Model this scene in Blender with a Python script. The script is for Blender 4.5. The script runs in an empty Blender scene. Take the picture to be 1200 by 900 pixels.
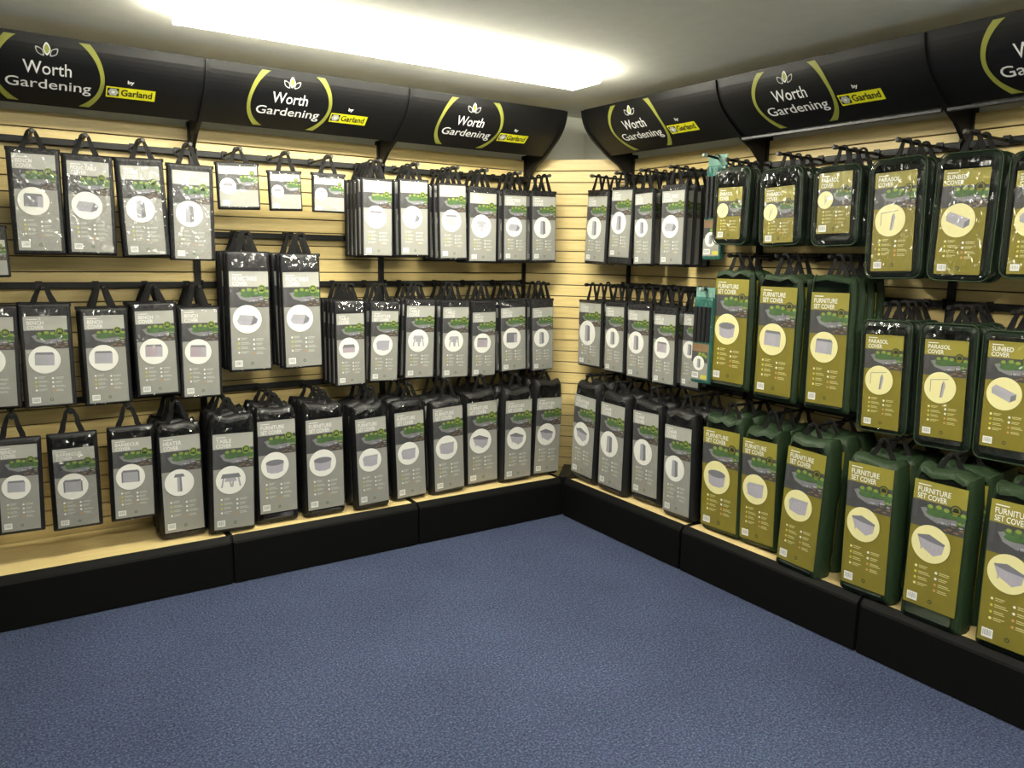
import bpy, math, random
from mathutils import Vector, Matrix, noise as mnoise

# ------------------------------------------------------------------ calibrated camera
CAM = (-3.34546, -4.18848, 1.60056)
YAW, PITCH, ROLL, FPX = 0.98193, -0.163937, 0.016965, 909.882
UL, UR, DP = -0.4764, -0.4898, 0.479       # first upright on each wall, depth of the base
PITCH_SLAT, SLAT_TOP = 0.07076, 2.196
CEIL = 2.5

col = bpy.context.scene.collection
fw = Vector((math.cos(PITCH)*math.cos(YAW), math.cos(PITCH)*math.sin(YAW), math.sin(PITCH)))
r0 = fw.cross(Vector((0, 0, 1))).normalized(); u0 = r0.cross(fw)
RV = math.cos(ROLL)*r0 + math.sin(ROLL)*u0
UV_ = -math.sin(ROLL)*r0 + math.cos(ROLL)*u0
CP = Vector(CAM)
cam_d = bpy.data.cameras.new('camera'); cam = bpy.data.objects.new('camera', cam_d); col.objects.link(cam)
cam.matrix_world = Matrix(((RV.x, UV_.x, -fw.x, CAM[0]), (RV.y, UV_.y, -fw.y, CAM[1]), (RV.z, UV_.z, -fw.z, CAM[2]), (0, 0, 0, 1)))
cam_d.sensor_fit = 'HORIZONTAL'; cam_d.sensor_width = 36; cam_d.lens = FPX/1200*36
cam_d.clip_start = 0.02
bpy.context.scene.camera = cam

def ray(x, y): return fw + RV*((x-600)/FPX) + UV_*((450-y)/FPX)
def unproj(w, x, y, d):
    """Point of a photo position on the plane at distance d from the wall: (along the wall, height)."""
    v = ray(x, y); ax = 1 if w == 'L' else 0
    t = (-d-CP[ax])/v[ax]; q = CP+v*t
    return (q.x if w == 'L' else -q.y), q.z

# ------------------------------------------------------------------ materials
MATS = {}
def nt(name):
    m = bpy.data.materials.new(name); m.use_nodes = True
    n = m.node_tree.nodes; l = m.node_tree.links
    return m, n, l, n['Principled BSDF']
def plain(name, c, rough=.5, metal=0, spec=.5, coat=0, bump=None, crinkle=0, var=0, sheen=0):
    """bump = (scale, strength) of a fine surface grain; crinkle = strength of the creases of a clear film laid over it."""
    if name in MATS: return MATS[name]
    m, n, l, b = nt(name)
    b.inputs['Base Color'].default_value = (*c, 1); b.inputs['Roughness'].default_value = rough
    b.inputs['Metallic'].default_value = metal; b.inputs['Specular IOR Level'].default_value = spec
    if sheen: b.inputs['Sheen Weight'].default_value = sheen
    tc = n.new('ShaderNodeTexCoord')
    if var:
        nz = n.new('ShaderNodeTexNoise'); nz.inputs['Scale'].default_value = 14; nz.inputs['Detail'].default_value = 4
        l.new(tc.outputs['Object'], nz.inputs['Vector'])
        hs = n.new('ShaderNodeHueSaturation'); hs.inputs['Color'].default_value = (*c, 1)
        mr = n.new('ShaderNodeMapRange'); mr.inputs['To Min'].default_value = 1-var; mr.inputs['To Max'].default_value = 1+var
        l.new(nz.outputs['Fac'], mr.inputs['Value']); l.new(mr.outputs['Result'], hs.inputs['Value'])
        l.new(hs.outputs['Color'], b.inputs['Base Color'])
    if bump:
        nz = n.new('ShaderNodeTexNoise'); nz.inputs['Scale'].default_value = bump[0]; nz.inputs['Detail'].default_value = 3
        l.new(tc.outputs['Object'], nz.inputs['Vector'])
        bp = n.new('ShaderNodeBump'); bp.inputs['Strength'].default_value = bump[1]; bp.inputs['Distance'].default_value = .004
        l.new(nz.outputs['Fac'], bp.inputs['Height']); l.new(bp.outputs['Normal'], b.inputs['Normal'])
    if coat:
        b.inputs['Coat Weight'].default_value = coat; b.inputs['Coat Roughness'].default_value = .06; b.inputs['Coat IOR'].default_value = 1.45
        if crinkle: l.new(crinkles(n, l, crinkle), b.inputs['Coat Normal'])
    MATS[name] = m
    return m
DIST = .05
def crinkles(n, l, strength):
    tc = n.new('ShaderNodeTexCoord'); oi = n.new('ShaderNodeObjectInfo')
    mp = n.new('ShaderNodeVectorMath'); mp.operation = 'ADD'
    sc = n.new('ShaderNodeVectorMath'); sc.operation = 'SCALE'; sc.inputs['Scale'].default_value = 7.0
    l.new(oi.outputs['Location'], sc.inputs[0])
    l.new(tc.outputs['Object'], mp.inputs[0]); l.new(sc.outputs[0], mp.inputs[1])
    mm = n.new('ShaderNodeMapping'); mm.inputs['Scale'].default_value = (1.5, 1, .75); mm.inputs['Rotation'].default_value = (0, .5, 0)
    l.new(mp.outputs[0], mm.inputs['Vector'])
    nz = n.new('ShaderNodeTexNoise'); nz.inputs['Scale'].default_value = 22; nz.inputs['Detail'].default_value = 1; nz.inputs['Distortion'].default_value = .8
    l.new(mm.outputs[0], nz.inputs['Vector'])
    bp = n.new('ShaderNodeBump'); bp.inputs['Strength'].default_value = strength; bp.inputs['Distance'].default_value = DIST
    l.new(nz.outputs['Fac'], bp.inputs['Height'])
    return bp.outputs['Normal']
def film_mat(name, strength):
    m, n, l, b = nt(name)
    n.remove(b)
    tr = n.new('ShaderNodeBsdfTransparent'); gl = n.new('ShaderNodeBsdfGlossy'); gl.inputs['Roughness'].default_value = .16
    fr = n.new('ShaderNodeFresnel'); fr.inputs['IOR'].default_value = 1.5
    if strength:
        nr = crinkles(n, l, strength); l.new(nr, fr.inputs['Normal']); l.new(nr, gl.inputs['Normal'])
    mn = n.new('ShaderNodeMath'); mn.operation = 'MINIMUM'; mn.inputs[1].default_value = .16; l.new(fr.outputs[0], mn.inputs[0])
    mx = n.new('ShaderNodeMixShader'); l.new(mn.outputs[0], mx.inputs[0]); l.new(tr.outputs[0], mx.inputs[1]); l.new(gl.outputs[0], mx.inputs[2])
    l.new(mx.outputs[0], n['Material Output'].inputs['Surface'])
    MATS[name] = m
    return m

BLACK_FAB = plain('black_fabric', (.006, .006, .0078), .5, spec=.4, bump=(260, .4))
BLACK_FAT = plain('black_fabric_soft', (.0055, .0055, .006), .5, spec=.35, bump=(45, .9))
GREEN_FAB = plain('green_fabric', (.016, .034, .013), .55, spec=.35, bump=(60, .7))
GREEN_DRK = plain('green_fabric_dark', (.0075, .0150, .0085), .45, spec=.4, bump=(120, .4))
STRAP = plain('black_webbing', (.0055, .005, .0045), .7, spec=.25, bump=(500, .4))
FILM = film_mat('clear_film', 0)
BLACK_MET = plain('black_metal', (.0055, .0055, .0055), .45, spec=.3, bump=(400, .08))
BLACK_PNL = plain('black_panel', (.0028, .0028, .0026), .6, spec=.12, bump=(700, .1))
GREY_TIP = plain('grey_plastic', (.055, .052, .046), .45)
CLEAR_TIP = plain('pale_plastic', (.38, .46, .42), .35)
TEAL = plain('teal_plastic', (.016, .105, .085), .3, coat=.7, crinkle=.9, var=.3)
TEAL_PALE = plain('pale_teal_plastic', (.13, .26, .22), .3, coat=.6, crinkle=.8, var=.2)
SIGN_BLK = plain('sign_black', (.0048, .0048, .0050), .45, spec=.35, bump=(900, .08))
SIGN_WHT = plain('sign_white', (.80, .80, .78), .5)
SIGN_LIME = plain('sign_lime', (.26, .27, .045), .5)
SIGN_LEAF = plain('sign_leaf', (.30, .33, .07), .5)
SIGN_YEL = plain('sign_yellow', (.72, .70, .012), .5)
SIGN_GRY = plain('sign_grey', (.45, .47, .45), .5)
INK = plain('black_ink', (.012, .012, .008), .6)
TRIM_MET = plain('grey_metal_trim', (.030, .030, .032), .38, metal=.4)
HOUSING = plain('white_enamel', (.75, .75, .72), .4)

def coated(name, c, **k): return plain(name, c, .45, coat=.75, crinkle=CR, **k)
CR = .42
PAL = {}
for tone, base, title, circ in (('grey', (.255, .253, .230), (.37, .367, .333), (.74, .735, .69)),
                                ('olive', (.172, .145, .013), (.245, .215, .028), (.72, .67, .34))):
    PAL[tone] = dict(base=coated('card_'+tone, base, var=.12), title=coated('card_title_'+tone, title, var=.08), circ=coated('card_circle_'+tone, circ))
P_DARK = coated('print_dark', (.050, .050, .052), var=.5); P_STONE = coated('print_stone', (.19, .19, .205), var=.4)
P_GREEN = coated('print_green', (.055, .115, .035), var=.5); P_LIME = coated('print_lime', (.20, .27, .04), var=.4)
P_BROWN = coated('print_brown', (.20, .12, .06), var=.5); P_LILAC = coated('print_lilac', (.36, .34, .40), var=.2)
P_ART = coated('print_art', (.33, .33, .36), var=.15); P_ARTD = coated('print_art_dark', (.16, .16, .18), var=.15); P_ARTM = coated('print_art_mauve', (.36, .30, .34), var=.15)
P_WHITE = coated('print_white', (.74, .74, .72)); P_YEL = coated('print_yellow', (.52, .47, .06)); P_ORANGE = coated('print_orange', (.50, .25, .08))
P_INK = coated('print_ink', (.06, .06, .065)); P_EMB = coated('print_emblem', (.016, .035, .018)); P_FADE = coated('print_pale', (.46, .46, .42)); P_CREAM = coated('print_cream', (.50, .46, .22))

def wood_mat(name, c1, c2, axis):
    m, n, l, b = nt(name)
    tc = n.new('ShaderNodeTexCoord'); mp = n.new('ShaderNodeMapping')
    mp.inputs['Scale'].default_value = (2.2, 40, 40) if axis == 'x' else (40, 2.2, 40)
    l.new(tc.outputs['Object'], mp.inputs['Vector'])
    nz = n.new('ShaderNodeTexNoise'); nz.inputs['Scale'].default_value = 2.2; nz.inputs['Detail'].default_value = 6; nz.inputs['Roughness'].default_value = .65
    l.new(mp.outputs[0], nz.inputs['Vector'])
    cr = n.new('ShaderNodeValToRGB'); cr.color_ramp.elements[0].position = .3; cr.color_ramp.elements[1].position = .72
    cr.color_ramp.elements[0].color = (*c1, 1); cr.color_ramp.elements[1].color = (*c2, 1)
    l.new(nz.outputs['Fac'], cr.inputs[0]); l.new(cr.outputs[0], b.inputs['Base Color'])
    b.inputs['Roughness'].default_value = .42
    return m
WOOD = wood_mat('maple_slats', (.61, .46, .18), (.77, .61, .28), 'x')
DECKW = wood_mat('maple_deck', (.60, .45, .19), (.74, .59, .29), 'x')

def carpet_mat():
    m, n, l, b = nt('blue_carpet')
    tc = n.new('ShaderNodeTexCoord')
    def noise(scale, detail, rough=.6):
        x = n.new('ShaderNodeTexNoise'); x.inputs['Scale'].default_value = scale; x.inputs['Detail'].default_value = detail; x.inputs['Roughness'].default_value = rough
        l.new(tc.outputs['Object'], x.inputs['Vector']); return x
    n1 = noise(115, 5, .8); n2 = noise(1.6, 3); n3 = noise(38, 3, .7)
    vo = n.new('ShaderNodeTexVoronoi'); vo.inputs['Scale'].default_value = 150; l.new(tc.outputs['Object'], vo.inputs['Vector'])
    cr = n.new('ShaderNodeValToRGB')
    cr.color_ramp.elements[0].position = .34; cr.color_ramp.elements[0].color = (.016, .025, .062, 1)
    cr.color_ramp.elements[1].position = .68; cr.color_ramp.elements[1].color = (.17, .20, .29, 1)
    e = cr.color_ramp.elements.new(.5); e.color = (.050, .065, .122, 1)
    l.new(n1.outputs['Fac'], cr.inputs[0])
    # dyed flecks: single tufts towards violet or teal
    sp = n.new('ShaderNodeSeparateColor'); l.new(vo.outputs['Color'], sp.inputs[0])
    fl = n.new('ShaderNodeMix'); fl.data_type = 'RGBA'; fl.blend_type = 'MULTIPLY'; fl.inputs[0].default_value = .38
    hc = n.new('ShaderNodeValToRGB'); hc.color_ramp.elements[0].color = (1.08, .78, 1.12, 1); hc.color_ramp.elements[1].color = (.82, 1.12, .92, 1)
    l.new(sp.outputs[0], hc.inputs[0]); l.new(cr.outputs[0], fl.inputs[6]); l.new(hc.outputs[0], fl.inputs[7])
    hs = n.new('ShaderNodeHueSaturation')
    ad = n.new('ShaderNodeMath'); ad.operation = 'ADD'; l.new(n2.outputs['Fac'], ad.inputs[0]); l.new(n3.outputs['Fac'], ad.inputs[1])
    mr = n.new('ShaderNodeMapRange'); mr.inputs['From Min'].default_value = .6; mr.inputs['From Max'].default_value = 1.4; mr.inputs['To Min'].default_value = .60; mr.inputs['To Max'].default_value = 1.0
    l.new(ad.outputs[0], mr.inputs['Value']); l.new(mr.outputs[0], hs.inputs['Value']); l.new(fl.outputs[2], hs.inputs['Color'])
    l.new(hs.outputs[0], b.inputs['Base Color'])
    b.inputs['Roughness'].default_value = .95; b.inputs['Specular IOR Level'].default_value = .1
    bp = n.new('ShaderNodeBump'); bp.inputs['Strength'].default_value = .3; bp.inputs['Distance'].default_value = .006
    l.new(n1.outputs['Fac'], bp.inputs['Height']); l.new(bp.outputs[0], b.inputs['Normal'])
    return m
CARPET = carpet_mat()
PLASTER = plain('ceiling_plaster', (.86, .855, .755), .9, bump=(9, .35), var=.06)
WALLP = plain('wall_paint', (.66, .655, .57), .9, bump=(30, .15), var=.04)
def emit(name, c, s):
    m, n, l, b = nt(name)
    b.inputs['Base Color'].default_value = (.8, .8, .8, 1)
    b.inputs['Emission Color'].default_value = (*c, 1); b.inputs['Emission Strength'].default_value = s
    return m
LAMP = emit('lit_diffuser', (1.0, .965, .82), 50.0)
FILL_LAMP = emit('fill_lamp_diffuser', (1.0, .965, .82), 70.0)  # stronger glow for the added lamp out of view

# ------------------------------------------------------------------ mesh helpers
class MB:
    def __init__(s): s.v = []; s.f = []; s.mi = []; s.mats = []
    def mat(s, m):
        if m not in s.mats: s.mats.append(m)
        return s.mats.index(m)
    def add(s, vs, fs, m):
        o = len(s.v); k = s.mat(m)
        s.v += [tuple(v) for v in vs]
        for f in fs: s.f.append([i+o for i in f]); s.mi.append(k)
    def box(s, a, b, m):
        x0, y0, z0 = a; x1, y1, z1 = b
        vs = [(x, y, z) for z in (z0, z1) for y in (y0, y1) for x in (x0, x1)]
        s.add(vs, [(0, 2, 3, 1), (4, 5, 7, 6), (0, 1, 5, 4), (2, 6, 7, 3), (0, 4, 6, 2), (1, 3, 7, 5)], m)
    def cbox(s, a, b, c, m):
        """box with its four edges along x chamfered by c"""
        x0, y0, z0 = a; x1, y1, z1 = b
        pr = [(y0+c, z0), (y1-c, z0), (y1, z0+c), (y1, z1-c), (y1-c, z1), (y0+c, z1), (y0, z1-c), (y0, z0+c)]
        s.prism([(x0, y, z) for y, z in pr], [(x1, y, z) for y, z in pr], m)
    def prism(s, A, B, m):
        n = len(A)
        s.add(list(A)+list(B), [tuple(range(n))[::-1], tuple(range(n, 2*n))]+[(i, (i+1) % n, n+(i+1) % n, n+i) for i in range(n)], m)
    def tube(s, pts, r, m, n=10, caps=True):
        rings = []; pts = [Vector(p) for p in pts]
        for i, p in enumerate(pts):
            t = (pts[min(i+1, len(pts)-1)]-pts[max(i-1, 0)]).normalized()
            a = t.cross(Vector((0, 0, 1)) if abs(t.z) < .9 else Vector((1, 0, 0))).normalized(); b = t.cross(a)
            rr = r[i] if isinstance(r, (list, tuple)) else r
            rings.append([p+(a*math.cos(2*math.pi*k/n)+b*math.sin(2*math.pi*k/n))*rr for k in range(n)])
        vs = [v for g in rings for v in g]; fs = []
        for i in range(len(pts)-1):
            for k in range(n): fs.append((i*n+k, i*n+(k+1) % n, (i+1)*n+(k+1) % n, (i+1)*n+k))
        if caps: fs += [tuple(range(n))[::-1], tuple(range((len(pts)-1)*n, len(pts)*n))]
        s.add(vs, fs, m)
    def ribbon(s, pts, wid, thick, m):
        """flat webbing: pts are (x, z) at depth y, width across the path in the xz plane"""
        vs = []; n = len(pts)
        for i, (x, y, z) in enumerate(pts):
            a = pts[max(i-1, 0)]; b = pts[min(i+1, n-1)]
            t = Vector((b[0]-a[0], 0, b[2]-a[2])).normalized(); nn = Vector((-t.z, 0, t.x)); w = wid[i]/2 if isinstance(wid, list) else wid/2
            for sx, sy in ((-1, -1), (1, -1), (1, 1), (-1, 1)):
                vs.append((x+nn.x*w*sx, y+sy*thick/2, z+nn.z*w*sx))
        fs = []
        for i in range(n-1):
            for k in range(4): fs.append((i*4+k, i*4+(k+1) % 4, i*4+4+(k+1) % 4, i*4+4+k))
        fs += [(3, 2, 1, 0), (n*4-4, n*4-3, n*4-2, n*4-1)]
        s.add(vs, fs, m)
    def poly(s, pts, y, m):
        """flat print: (x, z) outline lying at depth y, seen from -y"""
        ar = sum(pts[i][0]*pts[(i+1) % len(pts)][1]-pts[(i+1) % len(pts)][0]*pts[i][1] for i in range(len(pts)))
        if ar < 0: pts = pts[::-1]
        s.add([(x, y, z) for x, z in pts], [tuple(range(len(pts)))], m)
    def ell(s, cx, cz, rx, rz, y, m, n=20, a0=0):
        s.poly([(cx+rx*math.cos(2*math.pi*i/n+a0), cz+rz*math.sin(2*math.pi*i/n+a0)) for i in range(n)], y, m)
    def mesh(s, name, smooth=False):
        me = bpy.data.meshes.new(name); me.from_pydata(s.v, [], s.f)
        for m in s.mats: me.materials.append(m)
        me.polygons.foreach_set('material_index', s.mi)
        if smooth: me.polygons.foreach_set('use_smooth', [True]*len(me.polygons))
        me.update()
        return me
    def build(s, name, parent=None, smooth=False):
        return link(name, s.mesh(name, smooth), parent)
def link(name, me, parent=None):
    o = bpy.data.objects.new(name, me); col.objects.link(o)
    if parent: o.parent = parent
    return o
def empty(name, loc, rz=0, ry=0):
    o = bpy.data.objects.new(name, None); col.objects.link(o); o.location = loc; o.rotation_euler = (0, ry, rz); o.empty_display_size = .05
    return o
def tag(o, label, cat, group=None):
    o['label'] = label; o['category'] = cat
    if group: o['group'] = group
    return o
def struct(o): o['kind'] = 'structure'; return o
RZ = {'L': 0.0, 'R': -math.pi/2}
def wloc(w, u, d, z): return (u, -d, z) if w == 'L' else (-d, -u, z)

TXT = {}
def text(s, bold=0.0, spacing=1.0):
    """letter outlines as flat polygons, scaled to a box 1 wide; returns verts, faces, height of that box"""
    k = (s, bold, spacing)
    if k in TXT: return TXT[k]
    c = bpy.data.curves.new('t', 'FONT'); c.body = s; c.size = 1; c.offset = bold; c.resolution_u = 3; c.space_character = spacing
    o = bpy.data.objects.new('t', c); col.objects.link(o)
    me = bpy.data.meshes.new_from_object(o.evaluated_get(bpy.context.evaluated_depsgraph_get()))
    vs = [(v.co.x, v.co.y) for v in me.vertices]; fs = [tuple(p.vertices) for p in me.polygons]
    bpy.data.objects.remove(o); bpy.data.curves.remove(c); bpy.data.meshes.remove(me)
    x0 = min(v[0] for v in vs); x1 = max(v[0] for v in vs); y0 = min(v[1] for v in vs); y1 = max(v[1] for v in vs); w = x1-x0
    TXT[k] = ([((x-x0)/w, (y-y0)/w) for x, y in vs], fs, (y1-y0)/w)
    return TXT[k]
def put_text(mb, s, x, z, w, h, y, m, bold=0.0, to3=None):
    vs, fs, hh = text(s, bold)
    P = [(x+a*w, z+b/hh*h) for a, b in vs]
    mb.add([to3(a, b) for a, b in P] if to3 else [(a, y, b) for a, b in P], fs, m)
# ------------------------------------------------------------------ the room
X0, Y0 = -6.3, -6.3
b = MB(); b.box((X0, Y0, -.06), (.06, .06, 0), CARPET); struct(b.build('floor'))
b = MB(); b.box((X0, Y0, CEIL), (.06, .06, CEIL+.06), PLASTER); struct(b.build('ceiling'))
b = MB(); b.box((X0, .02, 0), (.06, .06, CEIL), WALLP); struct(b.build('wall_left'))
b = MB(); b.box((.02, Y0, 0), (.06, .02, CEIL), WALLP); struct(b.build('wall_right'))
b = MB(); b.box((X0-.06, Y0, 0), (X0, .06, CEIL), WALLP); struct(b.build('wall_side'))
b = MB(); b.box((X0-.06, Y0-.06, 0), (.06, Y0, CEIL), WALLP); struct(b.build('wall_back'))

BAYW = {'L': 'left wall', 'R': 'right wall'}
BAYN = ['bay nearest the corner', 'middle bay', 'third bay from the corner']
SIDE = {'L': [UL-1, UL-2, UL-3], 'R': [-UR, -UR+1, -UR+2]}      # first u of each bay (towards the viewer's left)

# slatted back panels: planks with thin dark grooves between them
def slats(x0, x1):
    m = MB(); m.box((x0, .006, .02), (x1, .016, SLAT_TOP), plain('groove_dark', (.05, .032, .012), .8))
    k = 0
    while True:
        z1 = SLAT_TOP-k*PITCH_SLAT; z0 = max(z1-PITCH_SLAT+.0055, .03)
        if z1 < .1: break
        m.cbox((x0, -.006, z0), (x1, .0065, z1), .0015, WOOD); k += 1
    return m
for w in 'LR':
    for i, a in enumerate(SIDE[w]):
        o = slats(a+.0155, a+1-.0155).build('slat_panel'); o.location = wloc(w, 0, 0, 0); o.rotation_euler.z = RZ[w]
        tag(o, f'maple slatted back panel of the {BAYN[i]}, {BAYW[w]}', 'wall panel', 'slatted back panels')
# angled infill across the corner
L = math.hypot(UL, UR)
m = slats(-L/2+.02, L/2-.02); o = m.build('slat_panel')
cx, cy = UL/2, UR/2
ang = math.atan2(UR-0, 0-UL)
o.location = (cx-.005, cy-.005, 0); o.rotation_euler.z = ang
tag(o, 'narrow maple slatted panel set across the corner between both walls', 'wall panel', 'slatted back panels')

# uprights, rails
POST = {'L': [UL, UL-1, UL-2, UL-3], 'R': [-UR, -UR+1, -UR+2, -UR+3]}
POSTN = ['upright nearest the corner', 'second upright from the corner', 'third upright from the corner', 'fourth upright from the corner']
for w in 'LR':
    for i, a in enumerate(POST[w]):
        e = empty('upright_post', wloc(w, a, 0, 0), RZ[w])
        m = MB(); m.box((-.015, -.022, 0), (.015, .018, 2.22), BLACK_MET); m.build('post', e)
        m = MB(); m.box((-.014, -.44, 0), (.014, -.02, .232), BLACK_PNL)
        m.prism([(-.014, -.44, 0), (-.014, -.462, 0), (-.014, -.462, .205), (-.014, -.44, .2355)], [(.014, -.44, 0), (.014, -.462, 0), (.014, -.462, .205), (.014, -.44, .2355)], BLACK_PNL)
        m.build('base_leg', e)
        tag(e, f'black steel {POSTN[i]} with base leg, {BAYW[w]}', 'upright', 'steel uprights')
ZR = {'1': 2.070, 'x': 1.680, 'g': 1.615, '2': 1.430, '3': .888}
RAILS = [('L', b_, r) for b_ in range(3) for r in '123']+[('L', 1, 'x')]+[('R', b_, r) for b_ in range(3) for r in '123']+[('R', 1, 'g')]
RN = {'1': 'top rail', 'x': 'short extra rail', 'g': 'short extra rail', '2': 'middle rail', '3': 'bottom rail'}
for w, b_, r in RAILS:
    a = SIDE[w][b_]; e = empty('display_rail', wloc(w, a+.5, 0, ZR[r]), RZ[w])
    m = MB(); m.cbox((-.482, -.042, -.015), (.482, -.024, .015), .003, BLACK_MET); m.build('bar', e)
    for s in (-1, 1):
        m = MB(); m.box((s*.4825-.003, -.044, -.022), (s*.4825+.003, -.0225, .022), BLACK_MET); m.build('end_bracket', e)
    tag(e, f'black {RN[r]} spanning the {BAYN[b_]}, {BAYW[w]}', 'rail', 'display rails')

# base: timber deck shelf + black kick panel with a bevelled top edge, one of each per bay
for w in 'LR':
    for i, a in enumerate(SIDE[w]):
        m = MB(); m.box((a+.016, -.448, .212), (a+1-.016, -.023, .232), DECKW)
        o = m.build('deck_shelf'); o.rotation_euler.z = RZ[w]; tag(o, f'pale timber base shelf of the {BAYN[i]}, {BAYW[w]}', 'shelf', 'base shelves')
        m = MB(); pr = [(-.472, .0), (-.479, .004), (-.479, .204), (-.4745, .214), (-.452, .238), (-.4485, .239), (-.4485, .0)]
        m.prism([(a+.008, y, z) for y, z in pr], [(a+1-.008, y, z) for y, z in pr], BLACK_PNL)
        o = m.build('kick_panel'); o.rotation_euler.z = RZ[w]; tag(o, f'black rounded-top kick panel under the {BAYN[i]}, {BAYW[w]}', 'panel', 'black kick panels')
m = MB(); m.prism([(-.478, -.478, .0), (-.44, -.478, .0), (-.235, -.28, .0), (-.28, -.235, .0), (-.478, -.44, 0)], [(-.478, -.478, .243), (-.44, -.478, .243), (-.235, -.28, .243), (-.28, -.235, .243), (-.478, -.44, .243)], BLACK_MET)
tag(m.build('corner_filler'), 'black filler plate at floor level inside the corner of the bases', 'filler plate')

# header signs: curved black boards with printed logo
PR = [(.412, 2.437), (.402, 2.39), (.378, 2.34), (.338, 2.295), (.28, 2.25), (.205, 2.198)]
SEG = [math.dist(PR[i], PR[i+1]) for i in range(5)]; CUM = [sum(SEG[:i]) for i in range(6)]; ARC = CUM[-1]
def catmull(s):
    i = max(0, min(4, next((k for k in range(5) if s <= CUM[k+1]), 4)))
    t = (s-CUM[i])/SEG[i]
    P = [PR[max(i-1, 0)], PR[i], PR[i+1], PR[min(i+2, 5)]]
    out = []
    for k in (0, 1):
        a, b_, c, d = (p[k] for p in P)
        if i == 0: a = 2*b_-c
        if i == 4: d = 2*c-b_
        out.append(.5*(2*b_+(c-a)*t+(2*a-5*b_+4*c-d)*t*t+(3*b_-a-3*c+d)*t**3))
    return out
def surf(u, s, off=0.0):
    d, z = catmull(s); d1, z1 = catmull(min(s+.004, ARC)); d0, z0 = catmull(max(s-.004, 0))
    tx, tz = d1-d0, z1-z0; ln = math.hypot(tx, tz) or 1
    nx, nz = -tz/ln, tx/ln                      # outward normal in (depth, height)
    return (u, -(d+nx*off), z+nz*off)
def band(m, pts_in, pts_out, mat, off=.002):
    n = len(pts_in)
    vs = [surf(u, s, off) for u, s in pts_in]+[surf(u, s, off) for u, s in pts_out]
    m.add(vs, [(i, i+1, n+i+1, n+i) for i in range(n-1)], mat)
SIGNN = ['sign nearest the corner', 'middle sign', 'third sign from the corner']
def header_sign(w, i):
    a = SIDE[w][i]
    e = empty('header_sign', wloc(w, a, 0, 0), RZ[w])
    N = 18; m = MB(); x0, x1 = .009, .991
    ss = [ARC*k/N for k in range(N+1)]
    f0 = [surf(x0, s) for s in ss]; f1 = [surf(x1, s) for s in ss]; g0 = [surf(x0, s, -.006) for s in ss]; g1 = [surf(x1, s, -.006) for s in ss]
    A = f0+g0[::-1]; B = f1+g1[::-1]
    m.prism(A, B, SIGN_BLK)
    # folded top lip
    d, z = PR[0]; m.box((x0, -d, z), (x1, -d+.03, z+.003), SIGN_BLK)
    m.build('board', e)
    # logo: cropped ring, leaves, two words
    m = MB(); C, S = .392, .160
    for sg in (-1, 1):
        pi, po = [], []
        for k in range(33):
            s = .010+(.300)*k/32
            tt = s-S
            po.append((C+sg*.203*math.sqrt(max(0, 1-(tt/.221)**2)), s)); pi.append((C+sg*.187*math.sqrt(max(0, 1-(tt/.184)**2)), s))
        band(m, pi, po, SIGN_LIME)
    tz = lambda x, s: surf(x, s, .002)
    put_text(m, 'Worth', .300, .157, .172, -.057, 0, SIGN_WHT, .006, to3=tz)
    put_text(m, 'Gardening', .237, .246, .308, -.066, 0, SIGN_WHT, .006, to3=tz)
    def leaf(cx, cs, ln, wd, ang, fill):
        o_, i_ = [], []
        for k in range(25):
            t = k/24*2*math.pi
            y = ln/2*math.cos(t); x = wd/2*math.sin(t)*(1-.25*abs(math.cos(t)))*(abs(math.sin(t))**.25 if math.sin(t) else 0)
            for q, lst in ((1, o_), (.72, i_)):
                X, Y = x*q, y*q
                lst.append((cx+X*math.cos(ang)-Y*math.sin(ang), cs-(X*math.sin(ang)+Y*math.cos(ang))))
        band(m, i_, o_, SIGN_GRY if not fill else SIGN_WHT)
        m.add([surf(u, s, .0021) for u, s in i_[:-1]], [tuple(range(24))], SIGN_LEAF if fill else SIGN_BLK)
    leaf(.386, .050, .050, .027, 0, True); leaf(.3610, .0605, .044, .024, math.radians(40), False); leaf(.4110, .0605, .044, .024, math.radians(-40), False)
    m.build('logo_print', e)
    # maker's plate
    m = MB(); n = 12
    band(m, [(.602+.194*k/n, .2355) for k in range(n+1)], [(.602+.194*k/n, .177) for k in range(n+1)], SIGN_YEL, .0016)
    put_text(m, 'Garland', .660, .224, .124, -.037, 0, INK, .022, to3=tz)
    put_text(m, 'by', .683, .160, .026, -.022, 0, SIGN_WHT, .03, to3=tz)
    q = lambda cx, cs, r, mat, off: m.add([surf(cx+r*math.cos(2*math.pi*k/14), cs+r*math.sin(2*math.pi*k/14), off) for k in range(14)], [tuple(range(14))], mat)
    m.add([surf(u, s, .0019) for u, s in ((.607, .185), (.652, .185), (.652, .228), (.607, .228))], [(0, 1, 2, 3)], INK)
    for k in range(6): q(.6295+.0125*math.cos(k*math.pi/3), .2065+.0125*math.sin(k*math.pi/3), .0085, SIGN_GRY, .0022)
    q(.6295, .2065, .007, SIGN_WHT, .0026)
    pl = m.build('maker_plate', e); pl['label'] = 'yellow maker plate with black lettering'
    if w == 'R' and i > 0:
        m = MB(); d, z = PR[-1]
        m.cbox((.012, -d-.012, z-.020), (.988, -d+.004, z-.004), .003, TRIM_MET); m.build('bottom_trim', e)
    tag(e, f'curved black {SIGNN[i]} above the packs, {BAYW[w]}', 'sign', 'curved header signs')
for w in 'LR':
    for i in range(3): header_sign(w, i)
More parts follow.
